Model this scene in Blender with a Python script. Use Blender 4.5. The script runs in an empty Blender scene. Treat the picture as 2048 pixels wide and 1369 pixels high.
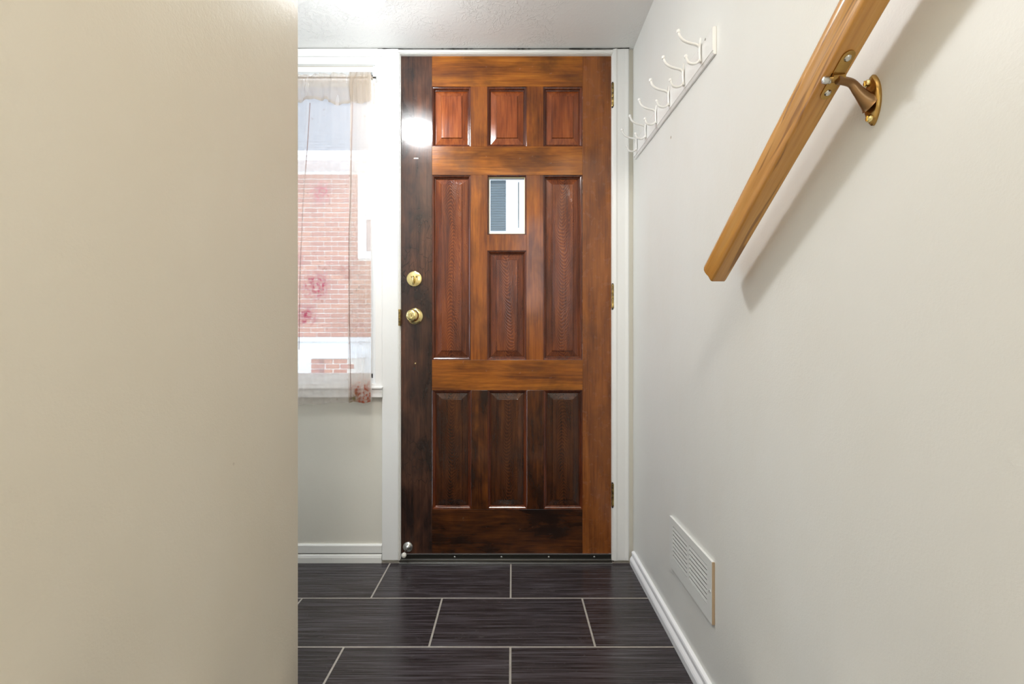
import bpy, bmesh, math, random
from mathutils import Vector, Matrix
random.seed(4)
C = bpy.context.scene.collection
sc = bpy.context.scene
F = 880.0; HC = 0.93; PI = math.pi
# ---------------------------------------------------------------- camera, world, light, exposure
cam = bpy.data.objects.new('camera', bpy.data.cameras.new('camera'))
C.objects.link(cam); sc.camera = cam
cam.location = (0, 0, HC); cam.rotation_euler = (PI/2, 0, 0)
cam.data.sensor_width = 36; cam.data.lens = 36*F/2048; cam.data.clip_start = 0.01
sc.view_settings.view_transform = 'Standard'; sc.view_settings.look = 'None'
sc.view_settings.exposure = 0.50; sc.view_settings.gamma = 1
sc.view_settings.use_curve_mapping = False
LAMP_STRENGTH = 84.0       # landing ceiling lamp
HALL_WATTS = 26.5         # warm lamp at the head of the stairs
SKY = 2.7
w = bpy.data.worlds.new('world'); sc.world = w; w.use_nodes = True
w.node_tree.nodes['Background'].inputs[0].default_value = (0.80, 0.90, 1.0, 1)   # overcast sky
w.node_tree.nodes['Background'].inputs[1].default_value = SKY
hl = bpy.data.lights.new('hall_lamp_light', 'AREA'); hl.shape = 'DISK'; hl.size = 0.45
hl.energy = HALL_WATTS; hl.color = (1.0, 0.94, 0.87)
hlo = bpy.data.objects.new('hall_lamp_light', hl); C.objects.link(hlo); hlo.location = (-0.05, -0.75, 2.98)

# ---------------------------------------------------------------- helpers
def P(px, py, Y): return Vector(((px-1024)*Y/F, Y, HC+(684.5-py)*Y/F))
def s2l(c):
    c = c/255.0
    return c/12.92 if c <= 0.04045 else ((c+0.055)/1.055)**2.4
def rgb(r, g, b): return (s2l(r), s2l(g), s2l(b), 1)

class M:
    """small node-graph writer around one principled material"""
    def __init__(s, name):
        s.m = bpy.data.materials.new(name); s.m.use_nodes = True
        s.t = s.m.node_tree; s.n = s.t.nodes; s.p = s.n['Principled BSDF']
        s.tc = s.n.new('ShaderNodeTexCoord')
    def link(s, a, b): s.t.links.new(a, b)
    def put(s, sock, v):
        if isinstance(v, bpy.types.NodeSocket): s.link(v, sock)
        else: sock.default_value = v
    def set(s, **k):
        names = dict(color='Base Color', rough='Roughness', metal='Metallic', normal='Normal', coat='Coat Weight', coatr='Coat Roughness', spec='Specular IOR Level', coatn='Coat Normal')
        for a, v in k.items(): s.put(s.p.inputs[names.get(a, a)], v)
        return s
    def math(s, op, a, b=0.0, c=None, clamp=False):
        n = s.n.new('ShaderNodeMath'); n.operation = op; n.use_clamp = clamp
        s.put(n.inputs[0], a); s.put(n.inputs[1], b)
        if c is not None: s.put(n.inputs[2], c)
        return n.outputs[0]
    def mapping(s, vec, scale=(1,1,1), loc=(0,0,0), rot=(0,0,0)):
        n = s.n.new('ShaderNodeMapping'); s.put(n.inputs[0], vec); s.put(n.inputs['Scale'], scale); s.put(n.inputs['Location'], loc); s.put(n.inputs['Rotation'], rot)
        return n.outputs[0]
    def noise(s, vec, scale=5, detail=3, rough=0.5, dist=0.0, col=False):
        n = s.n.new('ShaderNodeTexNoise'); s.put(n.inputs['Vector'], vec); s.put(n.inputs['Scale'], scale)
        n.inputs['Detail'].default_value = detail; n.inputs['Roughness'].default_value = rough; n.inputs['Distortion'].default_value = dist
        return n.outputs[1 if col else 0]
    def vor(s, vec, scale=5, feat='F1', out=0, rnd=1.0):
        n = s.n.new('ShaderNodeTexVoronoi'); n.feature = feat; s.put(n.inputs['Vector'], vec); n.inputs['Scale'].default_value = scale
        n.inputs['Randomness'].default_value = rnd
        return n.outputs[out]
    def ramp(s, fac, stops, interp='LINEAR'):
        n = s.n.new('ShaderNodeValToRGB'); n.color_ramp.interpolation = interp; s.put(n.inputs[0], fac)
        e = n.color_ramp.elements
        while len(e) < len(stops): e.new(0.5)
        for q, (p_, c_) in zip(e, stops):
            q.position = p_; q.color = c_ if not isinstance(c_, (int, float)) else (c_, c_, c_, 1)
        return n.outputs[0]
    def mix(s, f, a, b, mode='MIX'):
        n = s.n.new('ShaderNodeMix'); n.data_type = 'RGBA'; n.blend_type = mode
        s.put(n.inputs[0], f); s.put(n.inputs[6], a); s.put(n.inputs[7], b)
        return n.outputs[2]
    def vmath(s, op, a, b):
        n = s.n.new('ShaderNodeVectorMath'); n.operation = op; s.put(n.inputs[0], a); s.put(n.inputs[1], b)
        return n.outputs[1] if op in ('DISTANCE', 'DOT_PRODUCT') else n.outputs[0]
    def sep(s, v):
        n = s.n.new('ShaderNodeSeparateXYZ'); s.put(n.inputs[0], v); return n.outputs
    def comb(s, x, y, z):
        n = s.n.new('ShaderNodeCombineXYZ'); s.put(n.inputs[0], x); s.put(n.inputs[1], y); s.put(n.inputs[2], z); return n.outputs[0]
    def bump(s, h, strength=0.3, dist=0.002, normal=None):
        n = s.n.new('ShaderNodeBump'); s.put(n.inputs['Height'], h); s.put(n.inputs['Strength'], strength); n.inputs['Distance'].default_value = dist
        if normal: s.link(normal, n.inputs['Normal'])
        return n.outputs[0]
    def rnd(s):
        return s.n.new('ShaderNodeObjectInfo').outputs['Random']
    @property
    def obj(s): return s.tc.outputs['Object']

def flat(name, col, rough=0.5, metal=0.0, **k):
    m = M(name); m.set(color=col, rough=rough, metal=metal, **k); return m.m

# ---- mesh writers
def B(): return bmesh.new()
def box(bm, a, b, bev=0.0):
    lo = [min(a[i], b[i]) for i in range(3)]; hi = [max(a[i], b[i]) for i in range(3)]
    r = bmesh.ops.create_cube(bm, size=1.0)['verts']
    for v in r:
        for i in range(3): v.co[i] = (lo[i]+hi[i])/2 + v.co[i]*(hi[i]-lo[i])
    if bev > 0:
        es = list({e for v in r for e in v.link_edges})
        bmesh.ops.bevel(bm, geom=es, offset=bev, segments=2, affect='EDGES', profile=0.5)
    return bm
def pbox(bm, x0, y0, x1, y1, Y, depth, bev=0.0):
    """box whose front face (towards the room) stands in the plane Y"""
    a = P(x0, y0, Y); b = P(x1, y1, Y)
    return box(bm, (a.x, Y, a.z), (b.x, Y+depth, b.z), bev)
def prism(bm, prof, mapf, a, b):
    """closed profile swept from a to b; mapf(u, v, t) -> co"""
    va = [bm.verts.new(mapf(u, v, a)) for u, v in prof]; vb = [bm.verts.new(mapf(u, v, b)) for u, v in prof]
    n = len(prof)
    for i in range(n):
        bm.faces.new((va[i], va[(i+1) % n], vb[(i+1) % n], vb[i]))
    bm.faces.new(va); bm.faces.new(vb[::-1])
    return bm
def lathe(bm, prof, origin, axis, seg=32):
    """profile (r, h) turned about axis through origin"""
    ax = Vector(axis).normalized(); u = ax.orthogonal().normalized(); v = ax.cross(u); o = Vector(origin)
    rings = []
    for r, h in prof:
        if r < 1e-6: rings.append([bm.verts.new(o+ax*h)])
        else: rings.append([bm.verts.new(o+ax*h+(u*math.cos(2*PI*i/seg)+v*math.sin(2*PI*i/seg))*r) for i in range(seg)])
    for a, b in zip(rings, rings[1:]):
        for i in range(seg):
            j = (i+1) % seg
            if len(a) == 1 and len(b) > 1: bm.faces.new((a[0], b[i], b[j]))
            elif len(b) == 1 and len(a) > 1: bm.faces.new((a[i], b[0], a[j]))
            elif len(a) > 1: bm.faces.new((a[i], b[i], b[j], a[j]))
    return bm
def tube(bm, pts, rad, seg=12, flatn=None, k=1.0):
    """round (or flattened by k across flatn) tube along pts with a radius per point"""
    pts = [Vector(p) for p in pts]; rings = []
    if not hasattr(rad, '__len__'): rad = [rad]*len(pts)
    ref = None
    for i, p in enumerate(pts):
        d = (pts[min(i+1, len(pts)-1)]-pts[max(i-1, 0)]).normalized()
        if flatn is not None: u = (Vector(flatn)-d*d.dot(Vector(flatn))).normalized()
        elif ref is None: u = d.orthogonal().normalized()
        else: u = (ref-d*d.dot(ref)).normalized()
        ref = u; v = d.cross(u)
        rings.append([bm.verts.new(p+(u*math.cos(2*PI*q/seg)*k+v*math.sin(2*PI*q/seg))*rad[i]) for q in range(seg)])
    for a, b in zip(rings, rings[1:]):
        for i in range(seg): bm.faces.new((a[i], a[(i+1) % seg], b[(i+1) % seg], b[i]))
    bm.faces.new(rings[0][::-1]); bm.faces.new(rings[-1])
    return bm
def smooth_path(pts, n=6):
    pts = [Vector(p) for p in pts]; out = []
    for i in range(len(pts)-1):
        p0 = pts[max(i-1, 0)]; p1 = pts[i]; p2 = pts[i+1]; p3 = pts[min(i+2, len(pts)-1)]
        for k in range(n):
            t = k/n
            out.append(0.5*((2*p1)+(p2-p0)*t+(2*p0-5*p1+4*p2-p3)*t*t+(3*p1-p0-3*p2+p3)*t**3))
    out.append(pts[-1]); return out

WL = {}   # world location of every object made here
def obj(name, bm, mat, parent=None, loc=None, smooth=False, kind=None, label=None, cat=None, group=None):
    """links bm (written in world coordinates) as ONE object whose origin is loc"""
    pl = WL.get(parent, Vector()) if parent else Vector()
    loc = Vector(loc) if loc is not None else pl.copy()
    bmesh.ops.recalc_face_normals(bm, faces=bm.faces)
    bmesh.ops.translate(bm, verts=bm.verts, vec=-loc)
    me = bpy.data.meshes.new(name); bm.to_mesh(me); bm.free()
    me.materials.append(mat)
    if smooth:
        me.polygons.foreach_set('use_smooth', [True]*len(me.polygons))
        try: me.set_sharp_from_angle(angle=math.radians(38))
        except Exception: pass
    o = bpy.data.objects.new(name, me); C.objects.link(o)
    if parent: o.parent = parent
    o.location = loc-pl; WL[o] = loc
    return tag(o, label, cat, group, kind)
def tag(o, label=None, cat=None, group=None, kind=None):
    if label: o['label'] = label
    if cat: o['category'] = cat
    if group: o['group'] = group
    if kind: o['kind'] = kind
    return o
def empty(name, loc, label, cat, kind=None, group=None):
    o = bpy.data.objects.new(name, None); C.objects.link(o); o.location = loc; WL[o] = Vector(loc); o.empty_display_size = 0.05
    return tag(o, label, cat, group, kind)
def inst(src, name, parent, loc):
    """a further piece that shares src's mesh"""
    o = bpy.data.objects.new(name, src.data); C.objects.link(o); o.parent = parent
    o.location = Vector(loc)-WL[parent]; WL[o] = Vector(loc); return o

# ---------------------------------------------------------------- materials
def paint(name, col, rough=0.42, bumps=0.25, marks=True, scale=1.0):
    m = M(name)
    n1 = m.noise(m.obj, 260*scale, 3, 0.6); n2 = m.noise(m.obj, 55*scale, 2, 0.5)
    h = m.math('ADD', n1, m.math('MULTIPLY', n2, 1.2))
    c = col
    if marks:
        big = m.noise(m.mapping(m.obj, (1.5, 1.5, 0.8)), 2.2, 3, 0.6)
        c = m.mix(m.ramp(big, [(0.42, 0.0), (0.75, 0.5)]), col, (col[0]*0.94, col[1]*0.915, col[2]*0.87, 1))
        v = m.vor(m.obj, 5.0, 'F1', 0)
        spot = m.ramp(m.math('ADD', v, m.math('MULTIPLY', n2, 0.02)), [(0.028, 0.8), (0.040, 0.0)])
        keep = m.ramp(m.noise(m.obj, 2.7, 1), [(0.56, 0.0), (0.60, 1.0)])
        c = m.mix(m.math('MULTIPLY', spot, keep), c, rgb(150, 132, 108))
    m.set(color=c, rough=rough, normal=m.bump(h, bumps, 0.0012))
    return m.m
m_wall = paint('wall_paint', rgb(230, 231, 228), 0.40, 0.22)
m_wall_left = paint('wall_paint_cream', rgb(228, 221, 205), 0.36, 0.22)
m_wall_far = paint('wall_paint_low', rgb(222, 219, 208), 0.5, 0.2, False)
m_trim = paint('trim_paint', rgb(236, 237, 236), 0.33, 0.10, False)
m_trim_base = paint('baseboard_paint', rgb(242, 244, 248), 0.33, 0.05, False)
m_dark = flat('dark_gap', rgb(28, 25, 22), 0.8)

mm = M('old_trim_paint')     # chipped white paint of the old woodwork
chipn = mm.noise(mm.mapping(mm.obj, (70, 70, 22)), 1.0, 5, 0.75)
chip = mm.ramp(chipn, [(0.69, 0.0), (0.71, 1.0)])
mm.set(color=mm.mix(chip, rgb(234, 234, 230), rgb(128, 108, 82)), rough=0.38, normal=mm.bump(mm.math('SUBTRACT', mm.math('MULTIPLY', mm.noise(mm.obj, 90, 2), 0.25), chip), 0.35, 0.0012))
m_old = mm.m

mm = M('ceiling_plaster')
d = mm.noise(mm.obj, 9, 3, 0.5, 0.0, True)
warp = mm.vmath('ADD', mm.obj, mm.mapping(d, (0.10, 0.10, 0.10)))
ridge = mm.noise(warp, 64, 4, 0.62, 0.8)
mask = mm.ramp(mm.noise(mm.obj, 3.5, 2), [(0.44, 0.08), (0.6, 1.0)])
hgt = mm.math('MULTIPLY', mm.ramp(ridge, [(0.50, 0.0), (0.62, 1.0)]), mask)
mm.set(color=rgb(236, 236, 234), rough=0.6, normal=mm.bump(hgt, 0.55, 0.003))
m_ceil = mm.m

def wood(name, axis, lo, mid, hi, dark, dark_amt=0.5, cath=False, rough=0.20, scratch=False, grime=(0.56, 0.70)):
    """lacquered wood; axis = 'x' or 'z' is the way the grain runs"""
    m = M(name)
    r = m.rnd()
    off = m.comb(m.math('MULTIPLY', r, 17.3), m.math('MULTIPLY', r, 5.1), m.math('MULTIPLY', r, 31.7))
    v = m.vmath('ADD', m.obj, off)
    long_, cross = (3.0, 70.0)
    sc_ = (long_, cross, cross) if axis == 'x' else (cross, cross, long_)
    fine = m.noise(m.mapping(v, sc_), 2.2, 4, 0.65)
    sc2 = (1.1, 9, 9) if axis == 'x' else (9, 9, 1.1)
    broad = m.noise(m.mapping(v, sc2), 2.6, 3, 0.55, 0.6)
    g = m.math('ADD', m.math('MULTIPLY', fine, 0.45), m.math('MULTIPLY', broad, 0.55))
    hgt = fine
    if cath:
        o = m.sep(m.obj)
        wob = m.noise(m.mapping(v, (26, 26, 7)), 1.0, 3, 0.6)
        wob2 = m.noise(m.mapping(v, (4, 4, 5)), 1.0, 2, 0.5)
        cx = m.math('ADD', m.math('ADD', o[0], m.math('MULTIPLY', m.math('SUBTRACT', wob, 0.5), 0.030)), m.math('MULTIPLY', m.math('SUBTRACT', wob2, 0.5), 0.06))
        arc = m.math('ADD', m.math('MULTIPLY', o[2], m.math('MULTIPLY_ADD', m.math('GREATER_THAN', r, 0.5), 2.0, -1.0)), m.math('MULTIPLY', m.math('MULTIPLY', cx, cx), 62.0))
        ph = m.math('MULTIPLY_ADD', arc, 430.0, m.math('MULTIPLY', wob, 20.0))
        ring = m.math('MULTIPLY_ADD', m.math('SINE', ph), 0.5, 0.5)
        ring = m.math('POWER', ring, 1.7)
        g = m.math('ADD', m.math('MULTIPLY', g, 0.80), m.math('MULTIPLY', ring, 0.13))
        hgt = m.math('ADD', m.math('MULTIPLY', fine, 0.6), m.math('MULTIPLY', ring, 0.7))
    c = m.ramp(g, [(0.33, lo), (0.50, mid), (0.68, hi)])
    blot = m.noise(m.mapping(v, (3.2, 6, 7) if axis == 'x' else (7, 6, 3.2)), 1.3, 4, 0.6, 0.4)
    c = m.mix(m.math('MULTIPLY', m.ramp(blot, [(grime[0]-0.12, 0.0), (grime[1], 1.0)]), dark_amt), c, dark)
    rg = m.math('ADD', m.math('MULTIPLY', m.noise(m.obj, 30, 3), 0.16), rough-0.08)
    h2 = m.math('ADD', m.math('MULTIPLY', hgt, 0.8), m.math('MULTIPLY', m.noise(m.obj, 120, 2), 0.30))
    if scratch:
        sv = m.mapping(m.vmath('ADD', m.obj, m.mapping(m.noise(m.obj, 14, 2, 0.5, 0, True), (0.03, 0.03, 0.03))), (34, 1, 12), (0, 0, 0), (0, 0.45, 0))
        cr = m.vor(sv, 1.6, 'DISTANCE_TO_EDGE', 0)
        line = m.ramp(cr, [(0.0, 1.0), (0.045, 0.0)])
        where = m.ramp(m.noise(m.mapping(m.obj, (4, 1, 2.6), (3.1, 0, 0.4)), 1.0, 2), [(0.42, 0.0), (0.52, 1.0)])
        oz = m.sep(m.obj)[2]
        zb_ = m.math('MAXIMUM', m.ramp(m.math('ABSOLUTE', m.math('SUBTRACT', oz, 0.22)), [(0.12, 1.0), (0.22, 0.0)]), m.ramp(m.math('ABSOLUTE', m.math('ADD', oz, 0.68)), [(0.09, 1.0), (0.15, 0.0)]))
        line = m.math('MULTIPLY', m.math('MULTIPLY', line, where), zb_)
        c = m.mix(m.math('MULTIPLY', line, 0.75), c, rgb(26, 17, 13))
        h2 = m.math('SUBTRACT', h2, m.math('MULTIPLY', line, 0.3))
    m.set(color=c, spec=0.28, rough=rg, normal=m.bump(h2, 0.24 if cath else 0.18, 0.0016), coat=0.55, coatr=0.11, coatn=m.bump(h2, 0.14 if cath else 0.09, 0.0014))
    return m.m
DK = rgb(30, 14, 8)
m_rail = wood('stained_rail', 'x', rgb(98, 50, 14), rgb(146, 82, 22), rgb(184, 112, 30), DK, 0.6, rough=0.24)
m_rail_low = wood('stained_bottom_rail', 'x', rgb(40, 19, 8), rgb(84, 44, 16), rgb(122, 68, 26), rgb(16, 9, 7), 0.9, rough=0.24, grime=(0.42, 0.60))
m_mull = wood('stained_mullion', 'z', rgb(94, 44, 16), rgb(138, 74, 24), rgb(168, 96, 30), DK, 0.55, rough=0.22)
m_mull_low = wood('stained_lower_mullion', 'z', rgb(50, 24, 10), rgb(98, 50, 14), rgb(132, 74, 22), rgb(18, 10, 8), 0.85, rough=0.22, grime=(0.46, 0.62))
m_stile_r = wood('stained_hinge_stile', 'z', rgb(98, 52, 22), rgb(134, 76, 32), rgb(156, 94, 42), rgb(60, 28, 14), 0.5, rough=0.26)
m_stile_l = wood('worn_lock_stile', 'z', rgb(54, 32, 23), rgb(88, 56, 41), rgb(114, 70, 46), rgb(24, 20, 20), 0.85, rough=0.22, scratch=True, grime=(0.46, 0.62))
m_panel = wood('stained_panel', 'z', rgb(76, 32, 14), rgb(120, 58, 24), rgb(162, 90, 40), DK, 0.4, cath=True, rough=0.17)
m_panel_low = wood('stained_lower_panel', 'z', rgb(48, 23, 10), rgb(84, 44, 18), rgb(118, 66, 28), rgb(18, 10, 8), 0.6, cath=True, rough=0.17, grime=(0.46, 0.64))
m_panel_top = wood('stained_top_panel', 'z', rgb(96, 42, 18), rgb(138, 68, 30), rgb(164, 90, 42), DK, 0.35, rough=0.17)
m_mould = wood('dark_moulding', 'z', rgb(62, 26, 12), rgb(92, 42, 20), rgb(120, 60, 28), rgb(20, 10, 8), 0.5, rough=0.20)
m_brass = M('polished_brass').set(color=rgb(242, 222, 158), metal=1.0, rough=0.14).m
m_brass_old = None
mm = M('aged_brass'); nn = mm.noise(mm.obj, 60, 3)
mm.set(color=mm.mix(mm.ramp(nn, [(0.4, 0.0), (0.62, 1.0)]), rgb(196, 168, 104), rgb(110, 92, 62)), metal=1.0, rough=0.32); m_brass_old = mm.m
mm = M('bracket_brass'); nn = mm.noise(mm.obj, 90, 2)
mm.set(color=mm.mix(nn, rgb(196, 160, 92), rgb(150, 116, 70)), metal=1.0, rough=0.24); m_brass_br = mm.m
m_bronze = M('antique_bronze').set(color=rgb(150, 118, 84), metal=1.0, rough=0.30).m
m_steel = M('brushed_steel').set(color=rgb(205, 205, 202), metal=1.0, rough=0.22).m
m_sweep = M('dark_metal').set(color=rgb(62, 60, 56), metal=0.9, rough=0.42).m
m_alu = M('aluminium').set(color=rgb(186, 188, 186), metal=1.0, rough=0.34).m
m_rubber = flat('rubber', rgb(222, 220, 212), 0.6)
m_hookw = M('white_enamel').set(color=rgb(240, 240, 238), rough=0.28, coat=0.4).m
m_ventw = M('vent_enamel').set(color=rgb(228, 230, 228), rough=0.35).m
m_tan = flat('primed_edge', rgb(186, 162, 132), 0.6)
m_vinyl = M('white_vinyl').set(color=rgb(238, 242, 244), rough=0.35).m
m_out_white = flat('outdoor_white', rgb(236, 240, 244), 0.6)

# glass: transparent sheet with its own mirror reflection
def glass(name, tint=(0.96, 0.98, 0.98, 1)):
    m = bpy.data.materials.new(name); m.use_nodes = True; t = m.node_tree; n = t.nodes
    n.remove(n['Principled BSDF']); out = n['Material Output']
    tr = n.new('ShaderNodeBsdfTransparent'); tr.inputs[0].default_value = tint
    gl = n.new('ShaderNodeBsdfGlossy'); gl.inputs['Roughness'].default_value = 0.02
    fr = n.new('ShaderNodeFresnel'); fr.inputs[0].default_value = 1.45
    mx = n.new('ShaderNodeMixShader'); t.links.new(fr.outputs[0], mx.inputs[0]); t.links.new(tr.outputs[0], mx.inputs[1]); t.links.new(gl.outputs[0], mx.inputs[2])
    t.links.new(mx.outputs[0], out.inputs[0]); return m
m_glass = glass('window_glass')

# floor tile: dark linear-textured porcelain
mm = M('dark_linear_tile')
off = mm.comb(mm.math('MULTIPLY', mm.rnd(), 9.0), mm.math('MULTIPLY', mm.rnd(), 23.0), 0.0)
tv = mm.vmath('ADD', mm.obj, off)
st1 = mm.noise(mm.mapping(tv, (5, 330, 1)), 1.0, 3, 0.6)
st2 = mm.noise(mm.mapping(tv, (2.2, 90, 1)), 1.0, 2, 0.5)
sm = mm.math('ADD', mm.math('MULTIPLY', st1, 0.65), mm.math('MULTIPLY', st2, 0.35))
tc_ = mm.ramp(sm, [(0.36, rgb(26, 22, 23)), (0.50, rgb(52, 46, 48)), (0.66, rgb(88, 84, 90))])
scuff = mm.math('MULTIPLY', mm.ramp(mm.noise(mm.mapping(mm.obj, (5, 9, 1)), 4.0, 5, 0.8, 1.5), [(0.60, 0.0), (0.72, 1.0)]), 0.22)
tc_ = mm.mix(scuff, tc_, rgb(120, 116, 114))
mm.set(color=tc_, rough=mm.math('ADD', mm.math('MULTIPLY', st1, 0.20), 0.10), normal=mm.bump(sm, 0.45, 0.0010), spec=0.5)
m_tile = mm.m
mm = M('grout'); gn = mm.noise(mm.obj, 60, 4, 0.7)
mm.set(color=mm.mix(gn, rgb(182, 176, 168), rgb(130, 124, 116)), rough=0.85, normal=mm.bump(mm.noise(mm.obj, 500, 2), 0.3, 0.001)); m_grout = mm.m

# oak handrail
mm = M('oak_handrail')
th = math.atan(0.686)
hv = mm.mapping(mm.obj, (1, 1, 1), (0, 0, 0), (th, 0, 0))
hg = mm.noise(mm.mapping(hv, (60, 2.4, 60)), 1.2, 4, 0.6)
hb = mm.noise(mm.mapping(hv, (16, 1.6, 16)), 1.0, 3, 0.5, 0.8)
hc = mm.ramp(mm.math('ADD', mm.math('MULTIPLY', hg, 0.5), mm.math('MULTIPLY', hb, 0.5)), [(0.36, rgb(168, 112, 48)), (0.5, rgb(204, 146, 70)), (0.66, rgb(220, 168, 94))])
fig = mm.ramp(mm.noise(mm.mapping(hv, (52, 4.0, 52), (1.2, 0.4, 0)), 1.0, 2, 0.5, 1.2), [(0.60, 0.0), (0.66, 1.0)])
hc = mm.mix(mm.math('MULTIPLY', fig, 0.6), hc, rgb(112, 66, 30))
mm.set(color=hc, rough=0.26, normal=mm.bump(hg, 0.05, 0.001), coat=0.4, coatr=0.15); m_oak = mm.m

# ---------------------------------------------------------------- room shell
YW = 1.848          # face of the trim on the far wall
YP = 1.862          # plaster of the far wall
XR = 0.512          # right wall
XL = -0.480         # left wall
XF = -1.62          # far left end of the landing
CE = 2.167          # landing ceiling
YE = F*0.480/427    # where the left wall ends (about 0.99)
HCE = 3.05          # ceiling over the stairs

# floor slab with one object per tile
bm = B(); box(bm, (XF-0.05, 0.90, -0.12), (XR+0.05, 2.05, -0.0009)); 
floor = obj('floor', bm, m_grout, kind='structure', label='landing floor of dark linear-textured tiles laid in running bond with pale grout', cat='floor')
TP, TR, G = 0.5075, 0.2555, 0.0062
tile_src = {}
for r in range(4):
    y1 = 1.8495 - r*TR; y0 = y1-TR+G
    if y0 < 0.90: y0 = 0.902
    ph = -0.005 if r % 2 == 0 else -0.2535
    x = ph-TP*4
    while x < XR:
        a = max(x+G/2, XF+0.002); b = min(x+TP-G/2, XR-0.006)
        if b-a > 0.02:
            key = (round(b-a, 4), round(y1-y0, 4)); cx, cy = (a+b)/2, (y0+y1)/2
            if key in tile_src: inst(tile_src[key], 'tile', floor, (cx, cy, 0))
            else:
                bm = B(); box(bm, (a, y0, -0.006), (b, y1, 0.0), 0.0008)
                tile_src[key] = obj('tile', bm, m_tile, floor, (cx, cy, 0))
        x += TP

# right wall with the stairwell behind the camera
bm = B(); box(bm, (XR, -2.6, -0.12), (XR+0.12, 2.05, HCE))
obj('wall_right', bm, m_wall, kind='structure', label='long white painted wall carrying handrail, hook rack and vent', cat='wall')
bm = B(); box(bm, (XL-0.11, -2.6, -0.12), (XL, YE, HCE), 0.0)
bmesh.ops.bevel(bm, geom=[e for e in bm.edges if all(abs(v.co.y-YE) < 1e-4 for v in e.verts) and abs(e.verts[0].co.z-e.verts[1].co.z) > 0.5], offset=0.003, segments=3, affect='EDGES')
obj('wall_left', bm, m_wall_left, kind='structure', label='blank cream wall ending in a corner beside the window', cat='wall')
# closing walls of the landing beyond the corner (out of view)
LW = (1.20, 1.70, 0.85, 1.85)     # added window opening, out of view, lets in sky as fill light
bm = B(); box(bm, (XF-0.1, 0.80, -0.12), (XF, LW[0], HCE)); box(bm, (XF-0.1, LW[1], -0.12), (XF, 2.05, HCE)); box(bm, (XF-0.1, LW[0], -0.12), (XF, LW[1], LW[2])); box(bm, (XF-0.1, LW[0], LW[3]), (XF, LW[1], HCE)); box(bm, (XF, 0.80, -0.12), (XL-0.11, 0.90, HCE))
obj('wall_far_left', bm, m_wall, kind='structure', label='white landing wall behind the corner', cat='wall')
HW = (0.06, 0.50, 1.35, 2.75)
bm = B(); box(bm, (XL-0.2, -2.7, -0.12), (HW[0], -2.6, HCE)); box(bm, (HW[1], -2.7, -0.12), (XR+0.2, -2.6, HCE)); box(bm, (HW[0], -2.7, -0.12), (HW[1], -2.6, HW[2])); box(bm, (HW[0], -2.7, HW[3]), (HW[1], -2.6, HCE))
obj('wall_hall', bm, m_wall, kind='structure', label='white hall wall behind the camera', cat='wall')
# far wall: pieces around the window and the door
S = YP/F
def zx(py): return HC+(684.5-py)*S
def xx(px): return (px-1024)*S
WX0, WX1, WZ0, WZ1 = xx(430), xx(753), zx(768), zx(131)
DX0, DX1, DZ1 = xx(797), xx(1228), zx(106)
bm = B(); Y2 = 2.02
box(bm, (XF, YP, -0.12), (WX0, Y2, CE)); box(bm, (WX0, YP, -0.12), (WX1, Y2, WZ0)); box(bm, (WX0, YP, WZ1), (WX1, Y2, CE))
box(bm, (WX1, YP, -0.12), (DX0, Y2, CE)); box(bm, (DX0, YP, DZ1), (DX1, Y2, CE)); box(bm, (DX1, YP, -0.12), (XR, Y2, CE))
box(bm, (DX0, YP, -0.12), (DX1, Y2, -0.003))
obj('wall_back', bm, m_wall_far, kind='structure', label='far wall holding the front door and the curtained window', cat='wall')
# ceilings
bm = B(); box(bm, (XF-0.1, 0.80, CE), (XR, 2.05, CE+0.08)); box(bm, (XL, 0.80, CE), (XR, 0.86, HCE))
obj('ceiling', bm, m_ceil, kind='structure', label='white landing ceiling with swirled plaster texture', cat='ceiling')
bm = B(); box(bm, (XL-0.2, -2.7, HCE), (XR+0.2, 0.9, HCE+0.08))
obj('ceiling_stairs', bm, m_wall, kind='structure', label='white ceiling above the stairs', cat='ceiling')
bm = B()
for q in ((HW[0], HW[2], HW[0]+0.03, HW[3]), (HW[1]-0.03, HW[2], HW[1], HW[3]), (HW[0], HW[2], HW[1], HW[2]+0.03), (HW[0], HW[3]-0.03, HW[1], HW[3]), (HW[0], 2.03, HW[1], 2.07)): box(bm, (q[0], -2.68, q[1]), (q[2], -2.63, q[3]))
obj('window_2', bm, m_trim, kind='structure', label='narrow white hall window behind the camera', cat='window')
bm = B()
for q in ((LW[0], LW[2], LW[0]+0.03, LW[3]), (LW[1]-0.03, LW[2], LW[1], LW[3]), (LW[0], LW[2], LW[1], LW[2]+0.03), (LW[0], LW[3]-0.03, LW[1], LW[3])): box(bm, (XF-0.07, q[0], q[1]), (XF-0.03, q[2], q[3]))
obj('fill_window', bm, m_trim, kind='structure', label='added white window for fill light at the left end of the landing', cat='window')
# stairs that climb past the camera
bm = B()
for i in range(5): box(bm, (XL, -2.6, 0.18*i-0.02*(i > 0)), (XR, 0.92-0.25*i, 0.18*(i+1)), 0.0)
obj('floor_stairs', bm, flat('grey_carpet', rgb(196, 194, 188), 0.9), kind='structure', label='pale carpeted stairs climbing towards the camera', cat='stairs')

# ---------------------------------------------------------------- trim
def trim(name, boxes, mat, label):
    bm = B()
    for b in boxes: pbox(bm, *b)
    return obj(name, bm, mat, kind='structure', label=label, cat='trim')
trim('trim_1', [(764, 97, 796.5, 1121.5, YW, 0.014, 0.0015)], m_trim, 'wide white upright board between window and door')
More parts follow.
